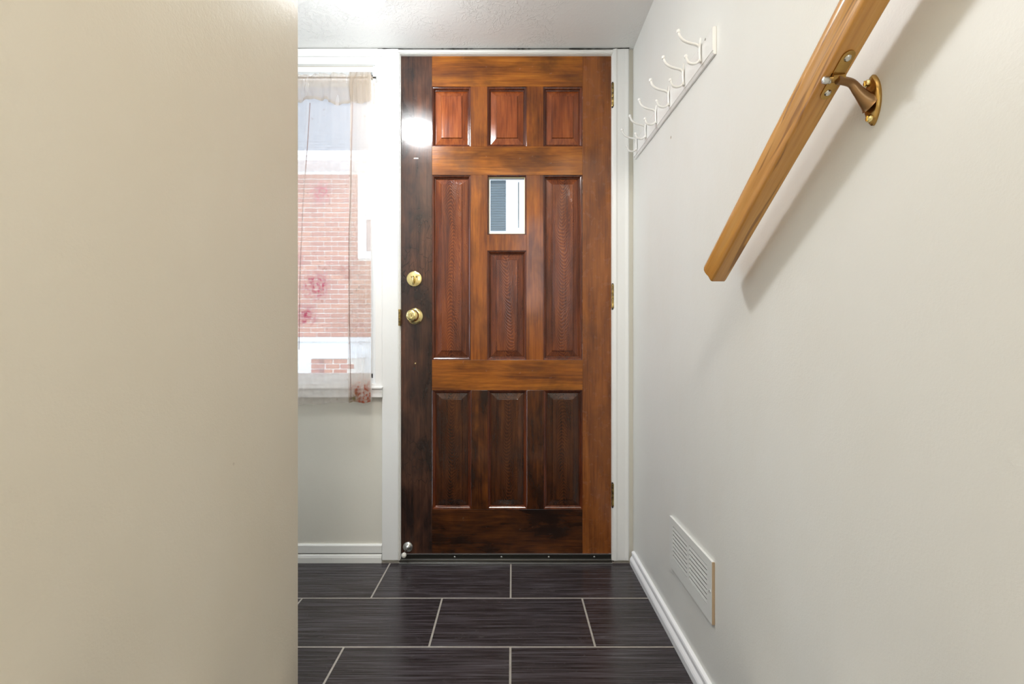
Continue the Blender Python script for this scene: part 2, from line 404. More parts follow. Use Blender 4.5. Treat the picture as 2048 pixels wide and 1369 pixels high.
# jamb edge left of the door (chipped paint) with strike plate
bm = B(); pbox(bm, 796.2, 106, 799, 1122, YW+0.004, 0.11, 0.0006); pbox(bm, 798.6, 110, 801.3, 1122, YW+0.012, 0.10, 0.0006)
jl = obj('trim_2', bm, m_old, loc=P(799, 1122, 1.86), kind='structure', label='narrow chipped jamb edge left of the door', cat='trim')
bm = B(); pbox(bm, 795.6, 619, 800.4, 652, YW+0.003, 0.03, 0.0008); pbox(bm, 797.0, 624, 800.9, 634, YW+0.0015, 0.006, 0.0004); pbox(bm, 797.0, 638, 800.9, 647, YW+0.0015, 0.006, 0.0004)
tag(obj('strike_plate', bm, m_brass_old, jl), 'worn brass strike plate in the chipped jamb')
# head over the door: frieze strip and jamb head
bm = B(); pbox(bm, 796, 99.5, 1226, 105.5, YW, 0.014, 0.0012); pbox(bm, 799, 105, 1225, 108, YW+0.005, 0.10, 0.0006); pbox(bm, 800.5, 107.8, 1224, 109.8, YW+0.012, 0.10, 0.0004)
obj('trim_3', bm, m_old, loc=P(1010, 105, YW), kind='structure', label='thin white head trim above the front door', cat='trim')
# right casing, moulded
def casing_r(u, v, t): return (u, v, t)
xs = [(px-1024)*YW/F for px in (1225.2, 1226.5, 1232, 1236, 1250, 1256, 1258.2, 1258.2, 1225.2)]
ys = [YW+0.006, YW+0.001, YW-0.001, YW+0.0015, YW+0.0015, YW, YW+0.002, YP+0.002, YP+0.002]
bm = B(); prism(bm, list(zip(xs, ys)), casing_r, P(0, 1122, YW).z, P(0, 97.5, YW).z)
obj('trim_4', bm, m_trim, kind='structure', label='moulded white casing right of the front door', cat='trim')
bm = B(); pbox(bm, 1223.6, 108, 1226, 1122, YW+0.008, 0.11, 0.0006)
obj('trim_5', bm, m_old, loc=P(1225, 1122, YW), kind='structure', label='chipped jamb edge on the hinge side', cat='trim')
# head casing of window in two steps
trim('trim_6', [(420, 97.5, 764, 112.5, YW, 0.014, 0.001), (420, 113.4, 764, 128, YW+0.002, 0.014, 0.001)], m_trim, 'stepped white head casing above the window')
trim('trim_7', [(750.5, 127.5, 764, 776, YW+0.003, 0.012, 0.0012)], m_trim, 'white side casing right of the window')
# dark crack between the head trim and the ceiling
bm = B(); x = 755.0; top = []; bot = []
while x < 1260:
    wd = 0.3+1.5*max(0, math.sin(x*0.05)*0.5+random.random()-0.35)*(1 if x > 850 or x < 775 else 0.4)
    yc = 97.3 + (0 if x < 1225 else -0.04*(x-1225))
    a = P(x, yc-wd*0.5, YW-0.0012); b = P(x, yc+wd*0.5, YW-0.0012)
    top.append(bm.verts.new(a)); bot.append(bm.verts.new(b)); x += random.uniform(3, 9)
for i in range(len(top)-1): bm.faces.new((top[i], top[i+1], bot[i+1], bot[i]))
r = bmesh.ops.extrude_face_region(bm, geom=list(bm.faces))
bmesh.ops.translate(bm, verts=[v for v in r['geom'] if isinstance(v, bmesh.types.BMVert)], vec=(0, 0.003, 0))
obj('trim_8', bm, m_dark, kind='structure', label='dark jagged crack between door head and ceiling', cat='crack')

# baseboards
def bb(name, x0, x1, label):
    prof = [(-0.000, 0.0), (-0.0, 0.028), (0.004, 0.034), (0.004, 0.070), (0.006, 0.076), (0.016, 0.076), (0.016, 0.0)]
    bm = B(); prism(bm, [(YW+u, z) for u, z in [(0.004, 0.040), (0.004, 0.071), (0.007, 0.076), (0.015, 0.076), (0.015, 0.040)]], lambda u, v, t: (t, u, v), x0, x1)
    o = obj(name, bm, m_old, loc=((x0+x1)/2, YW, 0), kind='structure', label=label, cat='baseboard')
    bm = B(); prism(bm, [(YW+u, z) for u, z in [(0.0, 0.0), (0.0, 0.022), (0.003, 0.032), (0.008, 0.036), (0.015, 0.037), (0.015, 0.0)]], lambda u, v, t: (t, u, v), x0, x1)
    obj('shoe_moulding', bm, m_old, o)
    bm = B(); box(bm, (x0, YW+0.0075, 0.036), (x1, YW+0.014, 0.041))
    tag(obj('seam', bm, m_dark, o), 'dark open seam between the two boards')
bb('baseboard_back', XF, (763-1024)*YW/F, 'old chipped two-piece baseboard below the window')
prof = [(XR-0.019, 0.0), (XR-0.019, 0.020), (XR-0.0165, 0.026), (XR-0.0105, 0.034), (XR-0.010, 0.044), (XR-0.012, 0.048), (XR-0.010, 0.053), (XR-0.003, 0.0545), (XR+0.001, 0.0545), (XR+0.001, 0.0)]
bm = B(); prism(bm, prof, lambda u, v, t: (u, t, v), 0.925, 1.842)
obj('baseboard_right', bm, m_trim_base, kind='structure', label='bright white moulded baseboard along the right wall', cat='baseboard')

# ---------------------------------------------------------------- front door
YD = 1.868; DT = 0.044
BL = 1108
door = empty('door_1', P(1012, BL, YD), 'glossy dark-stained wooden front door with raised panels and a small pane', 'door', 'structure')
def dpiece(name, x0, y0, x1, y1, mat, label=None, dy=0.0):
    bm = B(); pbox(bm, x0, y0, x1, y1, YD+dy, DT-2*dy, 0.0009)
    c = P((x0+x1)/2, (y0+y1)/2, YD); o = obj(name, bm, mat, door, c, smooth=False)
    if label: o['label'] = label
    return o
dpiece('stile', 802, 111, 864, BL, m_stile_l, 'dark worn stile carrying the locks')
dpiece('stile', 1165, 111, 1223, BL, m_stile_r, 'orange brown stile on the hinge side')
dpiece('rail', 864, 111, 1165, 173, m_rail); dpiece('rail', 864, 293, 1165, 350, m_rail)
dpiece('rail', 864, 720.5, 1165, 781, m_rail)
dpiece('rail', 864, 1019.5, 1165, BL, m_rail_low, 'bottom rail darkened with scuffs and dirt')
dpiece('rail', 974, 470, 1053, 501.5, m_mull)
for x0, x1 in ((941.5, 974.5), (1053, 1086.5)):
    dpiece('mullion', x0, 173, x1, 293, m_mull, dy=0.0004); dpiece('mullion', x0, 350, x1, 720.5, m_mull, dy=0.0004)
    dpiece('mullion', x0+1, 781, x1+1, 1019.5, m_mull_low, dy=0.0004)
def rings(bm, x0, z0, x1, z1, steps):
    """nested rectangles (inset, y) joined into faces; returns last ring"""
    prev = None; first = None
    for ins, y in steps:
        q = [bm.verts.new((x0+ins, y, z0+ins)), bm.verts.new((x1-ins, y, z0+ins)), bm.verts.new((x1-ins, y, z1-ins)), bm.verts.new((x0+ins, y, z1-ins))]
        if prev:
            for i in range(4): bm.faces.new((prev[i], prev[(i+1) % 4], q[(i+1) % 4], q[i]))
        else: first = q
        prev = q
    return first, prev
def panel(x0, y0, x1, y1, low=False, mat=None):
    a = P(x0, y1, YD); b = P(x1, y0, YD); c = (a+b)/2
    bm = B(); i0 = 0.0135
    f, l = rings(bm, a.x, a.z, b.x, b.z, [(0.001, YD+0.036), (0.001, YD+0.0165), (i0, YD+0.0165), (i0+0.0005, YD+0.0150), (0.0370, YD+0.0082), (0.0374, YD+0.0098), (0.0382, YD+0.0098), (0.0386, YD+0.0050), (0.0398, YD+0.0044)])
    bm.faces.new(l); bm.faces.new(f[::-1])
    p = obj('panel', bm, mat or (m_panel_low if low else m_panel), door, c)
    bm = B()
    f, l = rings(bm, a.x, a.z, b.x, b.z, [(0.0, YD+0.0165), (0.0, YD+0.0015), (0.0018, YD+0.0015), (0.0022, YD+0.0040), (0.0050, YD+0.0046), (0.0080, YD+0.0066), (0.0100, YD+0.0100), (0.0106, YD+0.0125), (0.0132, YD+0.0132), (0.0134, YD+0.0165)])
    for i in range(4): bm.faces.new((f[i], f[(i+1) % 4], l[(i+1) % 4], l[i]))
    m_ = obj('moulding', bm, m_mould, p, c, smooth=False)
    return p
PX = ((864, 941.5), (974.5, 1053), (1086.5, 1164.5))
for x0, x1 in PX: panel(x0, 173, x1, 293, mat=m_panel_top)
panel(864, 350, 941.5, 720.5); panel(974.5, 501.5, 1053, 720.5); panel(1086.5, 350, 1164.5, 720.5)
for x0, x1 in PX: panel(x0+0.8, 781, x1+0.8, 1019.5, True)
# little pane
a = P(974.5, 470, YD); b = P(1053, 350, YD)
bm = B(); f, l = rings(bm, a.x, a.z, b.x, b.z, [(0.0, YD+0.042), (0.0, YD+0.001), (0.0025, YD+0.001), (0.0035, YD+0.006), (0.006, YD+0.008), (0.0065, YD+0.030), (0.0062, YD+0.042)])
for i in range(4): bm.faces.new((f[i], f[(i+1) % 4], l[(i+1) % 4], l[i]))
pf = obj('glazing_bead', bm, m_mould, door, (a+b)/2)
bm = B(); f, l = rings(bm, a.x+0.0055, a.z+0.0055, b.x-0.0055, b.z-0.0055, [(0.0, YD+0.020), (0.0, YD+0.010), (0.0035, YD+0.012), (0.0035, YD+0.020)])
for i in range(4): bm.faces.new((f[i], f[(i+1) % 4], l[(i+1) % 4], l[i]))
tag(obj('putty_line', bm, flat('putty', rgb(196, 186, 150), 0.7), pf), 'pale putty edge around the little pane')
bm = B(); box(bm, (a.x+0.006, YD+0.017, a.z+0.006), (b.x-0.006, YD+0.020, b.z-0.006))
tag(obj('glass_pane', bm, m_glass, pf), 'small clear glass pane')

# deadbolt
c = P(829, 558.5, YD)
bm = B(); lathe(bm, [(0.0325, 0.0), (0.0325, 0.004), (0.0315, 0.0062), (0.0295, 0.0072), (0.0, 0.0080)], c, (0, -1, 0), 48)
db = obj('deadbolt', bm, m_brass, door, c, smooth=True)
bm = B(); tube(bm, smooth_path([c+Vector((0, -0.007, 0.006)), c+Vector((-0.001, -0.018, 0.004)), c+Vector((-0.001, -0.024, -0.012)), c+Vector((-0.001, -0.021, -0.028))], 5), [0.006, .006, .0065, .007, .0075, .0078, .008, .0083, .0085, .0083, .008, .0072, .006, .0045, .0035, .002], 14, (1, 0, 0), 0.62)
obj('thumb_turn', bm, m_brass, db, smooth=True)
for sx in (-0.0105, 0.0105):
    bm = B(); lathe(bm, [(0.0036, 0.006), (0.0036, 0.0088), (0.0028, 0.0093), (0.0, 0.0090)], c+Vector((sx, 0, 0.0085)), (0, -1, 0), 16)
    obj('screw', bm, m_brass_old, db, smooth=True)
# knob
c = P(830, 633, YD)
bm = B(); lathe(bm, [(0.0350, 0.0), (0.0350, 0.003), (0.0340, 0.0055), (0.0300, 0.0085), (0.0250, 0.0115), (0.0160, 0.0130), (0.0125, 0.0150), (0.0, 0.0150)], c, (0, -1, 0), 48)
kn = obj('door_knob', bm, m_brass, door, c, smooth=True)
bm = B(); lathe(bm, [(0.0, 0.013), (0.0120, 0.013), (0.0120, 0.024), (0.0165, 0.028), (0.0230, 0.034), (0.0262, 0.043), (0.0260, 0.052), (0.0225, 0.0605), (0.0165, 0.0640), (0.0100, 0.0650), (0.0092, 0.0638), (0.0, 0.0636)], c, (0, -1, 0), 48)
kb = obj('knob_ball', bm, m_brass, kn, smooth=True)
bm = B(); cc = c+Vector((0, -0.0636, 0)); box(bm, cc+Vector((-0.0015, -0.0012, -0.0045)), cc+Vector((0.0015, 0.001, 0.0045)), 0.0004)
obj('lock_button', bm, m_brass_old, kn)
# old keyhole leftovers
c = P(831, 727.5, YD); bm = B(); lathe(bm, [(0.0042, -0.001), (0.0042, 0.0010), (0.003, 0.0028), (0.0, 0.0034)], c, (0, -1, 0), 16)
obj('brass_tack', bm, m_brass, door, c, smooth=True)
c = P(828.5, 737, YD); bm = B(); lathe(bm, [(0.0040, -0.001), (0.0040, 0.0003), (0.0, 0.0003)], c, (0, -1, 0), 16); box(bm, c+Vector((-0.0014, -0.0003, -0.010)), c+Vector((0.0016, 0.001, 0)))
obj('keyhole', bm, m_dark, door, c)
c = P(832, 317, YD); bm = B(); box(bm, c+Vector((-0.009, -0.0004, -0.002)), c+Vector((0.010, 0.001, 0.0025)), 0.0003)
tag(obj('paint_chip', bm, flat('chip', rgb(226, 214, 206), 0.4), door, c), 'small pale chip in the dark stile')
# hinges
for y0, y1 in ((171, 218), (570, 618), (965, 1011)):
    hx = P(1223.9, 0, YD).x; z1 = P(0, y0, YD).z; z0 = P(0, y1, YD).z; hy = YD-0.015
    bm = B(); pr = [(0.0, 0.0)]; n = 5; L_ = z1-z0
    for k in range(n):
        pr += [(0.0056, L_*k/n+0.0006), (0.0060, L_*k/n+0.0016), (0.0060, L_*(k+1)/n-0.0016), (0.0056, L_*(k+1)/n-0.0006)]
    pr += [(0.0, L_)]
    lathe(bm, pr, (hx, hy, z0), (0, 0, 1), 20); h = obj('hinge', bm, m_brass_old, door, (hx, hy, z0), smooth=True)
    for zz in (z0-0.004, z1):
        bm = B(); lathe(bm, [(0.0, 0.0), (0.0046, 0.0), (0.0050, 0.002), (0.0042, 0.0038), (0, 0.0044)], (hx, hy, zz), (0, 0, 1), 16); obj('pin_cap', bm, m_sweep, h, smooth=True)
    bm = B(); box(bm, (hx-0.001, hy+0.003, z0), (hx+0.0025, hy+0.016, z1)); obj('leaf', bm, m_brass_old, h)
# door sweep
a = P(803, 1108.5, YD); b = P(1223, 1119, YD)
bm = B(); prism(bm, [(YD, a.z), (YD-0.004, a.z-0.0005), (YD-0.0045, a.z-0.004), (YD-0.003, a.z-0.005), (YD-0.003, b.z+0.004), (YD-0.008, b.z+0.002), (YD-0.008, b.z-0.001), (YD, b.z-0.001)], lambda u, v, t: (t, u, v), a.x, b.x)
sw = obj('door_sweep', bm, m_sweep, door, (a+b)/2); sw['label'] = 'dark metal weather strip along the foot'
bm = B(); box(bm, (a.x, YD-0.0090, b.z-0.002), (b.x, YD-0.006, b.z+0.0035), 0.0006); obj('sweep_lip', bm, m_alu, sw)
bm = B(); box(bm, (a.x, YD-0.0046, a.z-0.0015), (b.x, YD-0.002, a.z+0.0004)); obj('sweep_bead', bm, m_alu, sw)
for px in (909.5, 1003, 1097.5, 1188.5):
    c = P(px, 1114.5, YD-0.003); bm = B(); lathe(bm, [(0.0042, -0.001), (0.0042, 0.0015), (0.0028, 0.003), (0, 0.0034)], c, (0, -1, 0), 14); obj('screw', bm, m_steel, sw, smooth=True)
# spring stop screwed to the foot of the door
c = P(816, 1094, YD)
bm = B(); lathe(bm, [(0.0215, 0.0), (0.0215, 0.003), (0.0200, 0.006), (0.0155, 0.009), (0.0085, 0.012), (0.0055, 0.016), (0.0, 0.016)], c, (0, -1, 0), 36)
ds = obj('door_stop', bm, m_steel, door, c, smooth=True); ds['label'] = 'silver door stop with round base and rod'
bm = B(); tube(bm, smooth_path([c+Vector((0, -0.012, 0)), c+Vector((0, -0.04, 0.0)), c+Vector((0.001, -0.068, -0.001))], 4), [0.0050, .0046, .0042, .004, .0038, .0038, .0038, .004, .0044], 14); obj('stop_rod', bm, m_steel, ds, smooth=True)
tcp = c+Vector((0.001, -0.064, -0.001)); bm = B(); lathe(bm, [(0.0, 0.0), (0.0070, 0.001), (0.0098, 0.006), (0.0100, 0.012), (0.0085, 0.016), (0.0040, 0.0185), (0, 0.019)], tcp, (0, -1, 0), 24); obj('stop_tip', bm, m_rubber, ds, smooth=True)
# threshold
a = P(801, 1121.5, 1.862); b = P(1224, 1128, YW)
bm = B(); prism(bm, [(1.842, 0.0), (1.842, 0.0035), (1.848, 0.0065), (1.856, 0.0065), (1.858, 0.0100), (1.866, 0.0115), (1.93, 0.0115), (1.93, 0.0)], lambda u, v, t: (t, u, v), a.x, b.x)
th_o = obj('door_threshold', bm, m_sweep, kind='structure', label='low dark metal threshold below the front door', cat='threshold')
bm = B(); box(bm, (a.x, 1.8400, 0.0002), (b.x, 1.8434, 0.0050), 0.0008); obj('threshold_edge', bm, m_alu, th_o)

# ---------------------------------------------------------------- window
win = empty('window_1', (xx(592), YP, WZ0), 'white framed window behind a sheer floral curtain', 'window', 'structure')
def wpiece(name, boxes, mat, par=win, label=None):
    bm = B()
    for b_ in boxes: pbox(bm, *b_)
    o = obj(name, bm, mat, par); 
    if label: o['label'] = label
    return o
wf = wpiece('window_frame', [(430, 128, 750, 144, 1.872, 0.07, 0.001), (745.5, 126, 758, 774, 1.866, 0.08, 0.001), (430, 134, 436, 768, 1.874, 0.07, 0.001), (430, 757, 750, 770, 1.874, 0.07, 0.001)], m_vinyl)
ws = wpiece('sash', [(434, 148, 746.5, 161, 1.894, 0.035, 0.001), (741.5, 148, 746.5, 758, 1.894, 0.035, 0.001), (434, 148, 440, 758, 1.894, 0.035, 0.001), (434, 747.5, 746.5, 759, 1.894, 0.035, 0.001)], m_vinyl)
bm = B(); pbox(bm, 438, 158, 744, 750, 1.912, 0.004); obj('glass_pane', bm, m_glass, ws)
wpiece('window_sill', [(420, 775, 763.5, 778.5, 1.829, 0.045, 0.0012), (420, 778.5, 763.5, 795.5, 1.836, 0.026, 0.0012)], m_trim)
wpiece('sill_board', [(430, 768, 752, 778, 1.850, 0.09, 0.0008)], m_trim)

# ---------------------------------------------------------------- curtain and rod
YC = 1.803
a = P(500, 151, YC); b = P(752, 154.5, YC)
ra = Vector((P(420, 0, YC).x, YC+0.014, P(0, 151.5, YC).z)); rb = P(752, 155.2, YC+0.014)
bm = B(); tube(bm, [ra, rb], 0.0035, 14)
rod = obj('curtain_rod', bm, m_sweep, loc=rb, smooth=True, label='thin dark metal rod carrying the sheer curtain across the window top', cat='curtain rod')
bm = B(); cc = P(750, 150.5, YC+0.014); lathe(bm, [(0.0, -0.006), (0.0065, -0.005), (0.0085, 0.0), (0.0065, 0.005), (0.0, 0.006)], cc, (1, 0, 0), 20); box(bm, cc+Vector((-0.004, 0, -0.008)), cc+Vector((0.004, 0.037, 0.004)), 0.001)
tag(obj('rod_bracket', bm, m_vinyl, rod, smooth=True), 'small white bracket at the rod end')

def sheer(name, base, blobs, leaf=True, alpha=0.47, stain=None):
    m = M(name); o = m.obj
    warp = m.vmath('ADD', o, m.mapping(m.noise(o, 38, 3, 0.6, 0.0, True), (0.022, 0.0, 0.022), (-0.011, 0, -0.011)))
    col = base; al = alpha
    cl = None
    for (bx, by, r_, c_, st) in blobs:
        p_ = P(bx, by, YC)-CLOC
        dd = m.vmath('DISTANCE', m.vmath('MULTIPLY', warp, (1, 0, 1)), (p_.x, 0, p_.z))
        petal = m.math('MULTIPLY_ADD', m.math('SINE', m.math('MULTIPLY_ADD', dd, 220.0, m.math('MULTIPLY', m.noise(o, 30, 2), 22.0))), 0.16, 0.84)
        k = m.math('MULTIPLY', m.math('MULTIPLY', m.ramp(dd, [(r_*0.35, 1.0), (r_, 0.0)]), petal), st)
        k = m.math('MULTIPLY', k, m.ramp(m.noise(o, 60, 2), [(0.35, 0.35), (0.6, 1.0)]))
        col = m.mix(k, col, c_)
        cl = k if cl is None else m.math('MAXIMUM', cl, k)
    if leaf:
        lv = m.vor(m.mapping(warp, (1, 0, 1)), 46, 'F1', 0)
        near = m.ramp(m.noise(m.mapping(o, (1, 0, 1)), 11, 2), [(0.54, 0.0), (0.62, 1.0)])
        lk = m.math('MULTIPLY', m.ramp(lv, [(0.16, 1.0), (0.30, 0.0)]), near)
        lk = m.math('MULTIPLY', lk, 0.45)
        col = m.mix(lk, col, rgb(142, 122, 104)); cl = m.math('MAXIMUM', cl, m.math('MULTIPLY', lk, 0.6)) if cl is not None else lk
    weave = m.noise(m.mapping(o, (900, 1, 900)), 1.0, 2)
    fac = m.math('MULTIPLY_ADD', m.math('SUBTRACT', weave, 0.5), 0.12, al)
    if cl is not None: fac = m.math('MULTIPLY_ADD', cl, 0.50, fac)
    fac = m.math('MINIMUM', fac, 0.97)
    n = m.n; out = n['Material Output']; n.remove(m.p)
    tr = n.new('ShaderNodeBsdfTransparent'); df = n.new('ShaderNodeBsdfDiffuse'); tl = n.new('ShaderNodeBsdfTranslucent')
    m.put(df.inputs[0], col); m.put(tl.inputs[0], col)
    mx = n.new('ShaderNodeMixShader'); mx.inputs[0].default_value = 0.78; m.link(df.outputs[0], mx.inputs[1]); m.link(tl.outputs[0], mx.inputs[2])
    m2 = n.new('ShaderNodeMixShader'); m.put(m2.inputs[0], fac); m.link(tr.outputs[0], m2.inputs[1]); m.link(mx.outputs[0], m2.inputs[2])
    m.link(m2.outputs[0], out.inputs[0])
    return m.m
CLOC = P(660, 155, YC)
PK = rgb(206, 92, 122); PK2 = rgb(214, 120, 140); RU = rgb(168, 84, 58); GR = rgb(126, 116, 78)
m_sheer = sheer('sheer_fabric', rgb(240, 232, 226), [(642, 385, 0.060, PK2, 0.8), (632, 572, 0.080, PK, 1.0), (612, 632, 0.060, PK, 1.0), (690, 545, 0.045, rgb(190, 110, 100), 0.7), (600, 520, 0.05, PK2, 0.4), (640, 735, 0.05, rgb(190, 140, 180), 0.35), (690, 640, 0.09, rgb(206, 150, 110), 0.35), (500, 450, 0.08, PK, 0.6), (520, 680, 0.09, PK2, 0.6)])
m_sheer2 = sheer('sheer_fabric_edge', rgb(226, 214, 202), [(728, 790, 0.085, RU, 1.3), (706, 797, 0.034, GR, 1.0), (722, 660, 0.06, rgb(190, 120, 140), 0.35), (728, 590, 0.07, rgb(206, 160, 130), 0.4)], alpha=0.36)
m_val = sheer('valance_fabric', rgb(196, 184, 168), [], leaf=False, alpha=0.48)

m_fold_line = sheer('fold_line_tint', rgb(176, 150, 140), [], leaf=False, alpha=0.5)
def cloth(bm, u0, u1, nu, zt, zb, nz, shape):
    """grid; shape(u, t) -> (px, dY); zt/zb give pixel rows at u"""
    g = []
    for j in range(nz+1):
        t = j/nz; row = []
        for i in range(nu+1):
            u = u0+(u1-u0)*i/nu
            px, dy = shape(u, t); py = zt(u)+(zb(u)-zt(u))*t
            p_ = P(px, py, YC); p_.y += dy; row.append(bm.verts.new(p_))
        g.append(row)
    for j in range(nz):
        for i in range(nu): bm.faces.new((g[j][i], g[j][i+1], g[j+1][i+1], g[j+1][i]))
def bell(x, c, w_): return math.exp(-((x-c)/w_)**2)
FO = [(619, -20, 9), (704, -6, 8), (545, -10, 9), (490, 8, 8)]
def main_shape(u, t):
    dy = 0.004*math.sin(u*0.10+1.0*t)+0.0025*math.sin(u*0.23+2+0.8*t); px = u
    for c_, dr, w_ in FO:            # narrow S-folds that overlap themselves
        cc = c_+dr*min(1, t*1.25)
        s = (u-cc)/3.2
        px += -10.0*s*math.exp(-s*s)*(0.55+0.45*math.sin(3*t+c_)); dy -= 0.006*math.exp(-s*s)
    return px, dy-0.004
cur = empty('sheer_curtain', CLOC, 'sheer off-white curtain printed with pink roses hanging in the window', 'curtain')
hem = lambda u: 811-0.075*(u-600) if u > 600 else 812+2*math.sin(u*0.05)
hemf = lambda u: hem(u)+1.5*math.sin(u*0.13)
bm = B(); cloth(bm, 425, 744.5, 420, lambda u: 152, hemf, 60, main_shape)
obj('sheer_panel', bm, m_sheer, cur, smooth=True)
bm = B(); cloth(bm, 702.5, 744.5, 40, lambda u: 152, lambda u: 805+1.5*math.sin(u*0.2), 50, lambda u, t: (u-2.0*t+(5*t*t if u < 712 else 0)*-0.3, -0.010+0.003*math.sin(u*0.3+3*t)))
tag(obj('folded_edge', bm, m_sheer2, cur, smooth=True), 'doubled edge with rust coloured rose at the hem')
def val_b(u): return 205+3.0*math.sin(u*0.062+2.9)+1.2*math.sin(u*0.17) + (4 if u > 660 else 0)
def vshape(u, t): return u+2.5*math.sin(u*0.11)*t+4*bell(u, 622, 8)*math.sin(9*t), -0.012-0.005*math.sin(u*0.17+2*t)-0.004*math.sin(u*0.35)
bm = B(); cloth(bm, 425, 704, 200, lambda u: 150.5+(0.5*math.sin(u*0.4) if u > 640 else 2.5), val_b, 20, vshape); obj('valance', bm, m_val, cur, smooth=True)
bm = B()
cloth(bm, 702, 745, 60, lambda u: 149.5+1.0*math.sin(u*0.5), lambda u: 206+6.5*math.sin((u-702)/43*PI), 20, lambda u, t: (u+1.5*math.sin(u*0.45)*t-2*math.sin(PI*t)*(1 if u < 715 else 0), -0.020-0.004*math.sin(u*0.5)-0.004*math.sin(PI*t)))
cloth(bm, 702, 745, 60, lambda u: 150.5, lambda u: 204+5*math.sin((u-702)/43*PI), 20, lambda u, t: (u, -0.015-0.003*math.sin(u*0.6)))
tag(obj('valance', bm, m_val, cur, smooth=True), 'gathered beige end of the valance')
def hemband(u0, u1, f0, f1, sh, off, nm, lab=None):
    bm = B(); cloth(bm, u0, u1, 160, f0, f1, 4, lambda u, t: (sh(u, 1)[0], sh(u, 1)[1]+off)); o = obj(nm, bm, m_val, cur, smooth=True)
hemband(425, 704, lambda u: val_b(u)-6, val_b, vshape, -0.001, 'hem_band')
for lx in ([(620, 206), (615, 290), (608, 380), (603, 480), (600, 560), (598, 700)], [(705, 206), (703, 300), (701, 400), (698, 480), (699, 640), (702, 800)]):
    bm = B(); path = smooth_path([P(a_, b_, YC-0.012) for a_, b_ in lx], 8)
    tube(bm, path, 0.0019, 8, (0, 1, 0), 0.35); obj('fold_line', bm, m_fold_line, cur, smooth=True)  # added strip, tinted darker, draws in the dark line of a fold
# tie ribbon beside the gathered end
bm = B(); pts = smooth_path([P(744, 153, YC-0.02), P(747.5, 168, YC-0.022), P(748.5, 188, YC-0.02), P(747.5, 208, YC-0.02)], 6); tube(bm, pts, 0.0018, 8, (0, 1, 0), 0.5); obj('ribbon', bm, m_val, cur, smooth=True)
bm = B(); pts = smooth_path([P(712, 149, YC-0.024), P(707, 158, YC-0.026), P(704.5, 172, YC-0.026), P(705.5, 204, YC-0.022)], 6); tube(bm, pts, 0.0016, 8, (0, 1, 0), 0.5); obj('ribbon', bm, m_val, cur, smooth=True)

# ---------------------------------------------------------------- ceiling lamp on the landing
LC = Vector((-0.50, 1.400, CE))
mm = bpy.data.materials.new('lit_diffuser'); mm.use_nodes = True; n = mm.node_tree.nodes; pb = n['Principled BSDF']
pb.inputs['Base Color'].default_value = (0.9, 0.9, 0.9, 1); pb.inputs['Emission Color'].default_value = (0.955, 0.985, 1.0, 1); pb.inputs['Emission Strength'].default_value = LAMP_STRENGTH
lamp = empty('ceiling_light', LC, 'glowing white dome light on the landing ceiling near the window', 'lamp')
bm = B(); lathe(bm, [(0.0, 0.0), (0.075, 0.0), (0.080, -0.020), (0.113, -0.048), (0.113, -0.052), (0.0, -0.052)], LC, (0, 0, 1), 48); obj('lamp_base', bm, m_hookw, lamp, smooth=True)
bm = B(); lathe(bm, [(0.0, -0.108), (0.0935, -0.108), (0.086, -0.132), (0.066, -0.152), (0.036, -0.164), (0.0, -0.168)], LC, (0, 0, 1), 48); obj('lamp_shade', bm, mm, lamp, smooth=True)
m2_ = mm.copy(); m2_.name = 'lit_dim_band'; m2_.node_tree.nodes['Principled BSDF'].inputs['Emission Strength'].default_value = LAMP_STRENGTH*0.05
bm = B(); lathe(bm, [(0.0, -0.053), (0.058, -0.054), (0.080, -0.066), (0.092, -0.090), (0.0960, -0.110), (0.0962, -0.113), (0.0940, -0.113), (0.0930, -0.107), (0.0, -0.107)], LC, (0, 0, 1), 48); obj('lamp_dim_band', bm, m2_, lamp, smooth=True)  # dim upper band, added to keep the dome's light off the ceiling
# lamp housing for the hall light
bm = B(); lathe(bm, [(0.0, 0.0), (0.27, 0.0), (0.27, -0.05), (0.255, -0.06), (0.0, -0.06)], (-0.05, -0.75, HCE), (0, 0, 1), 48)
obj('hall_lamp', bm, m_hookw, smooth=True, label='round white flush lamp above the stairs behind the camera', cat='lamp')

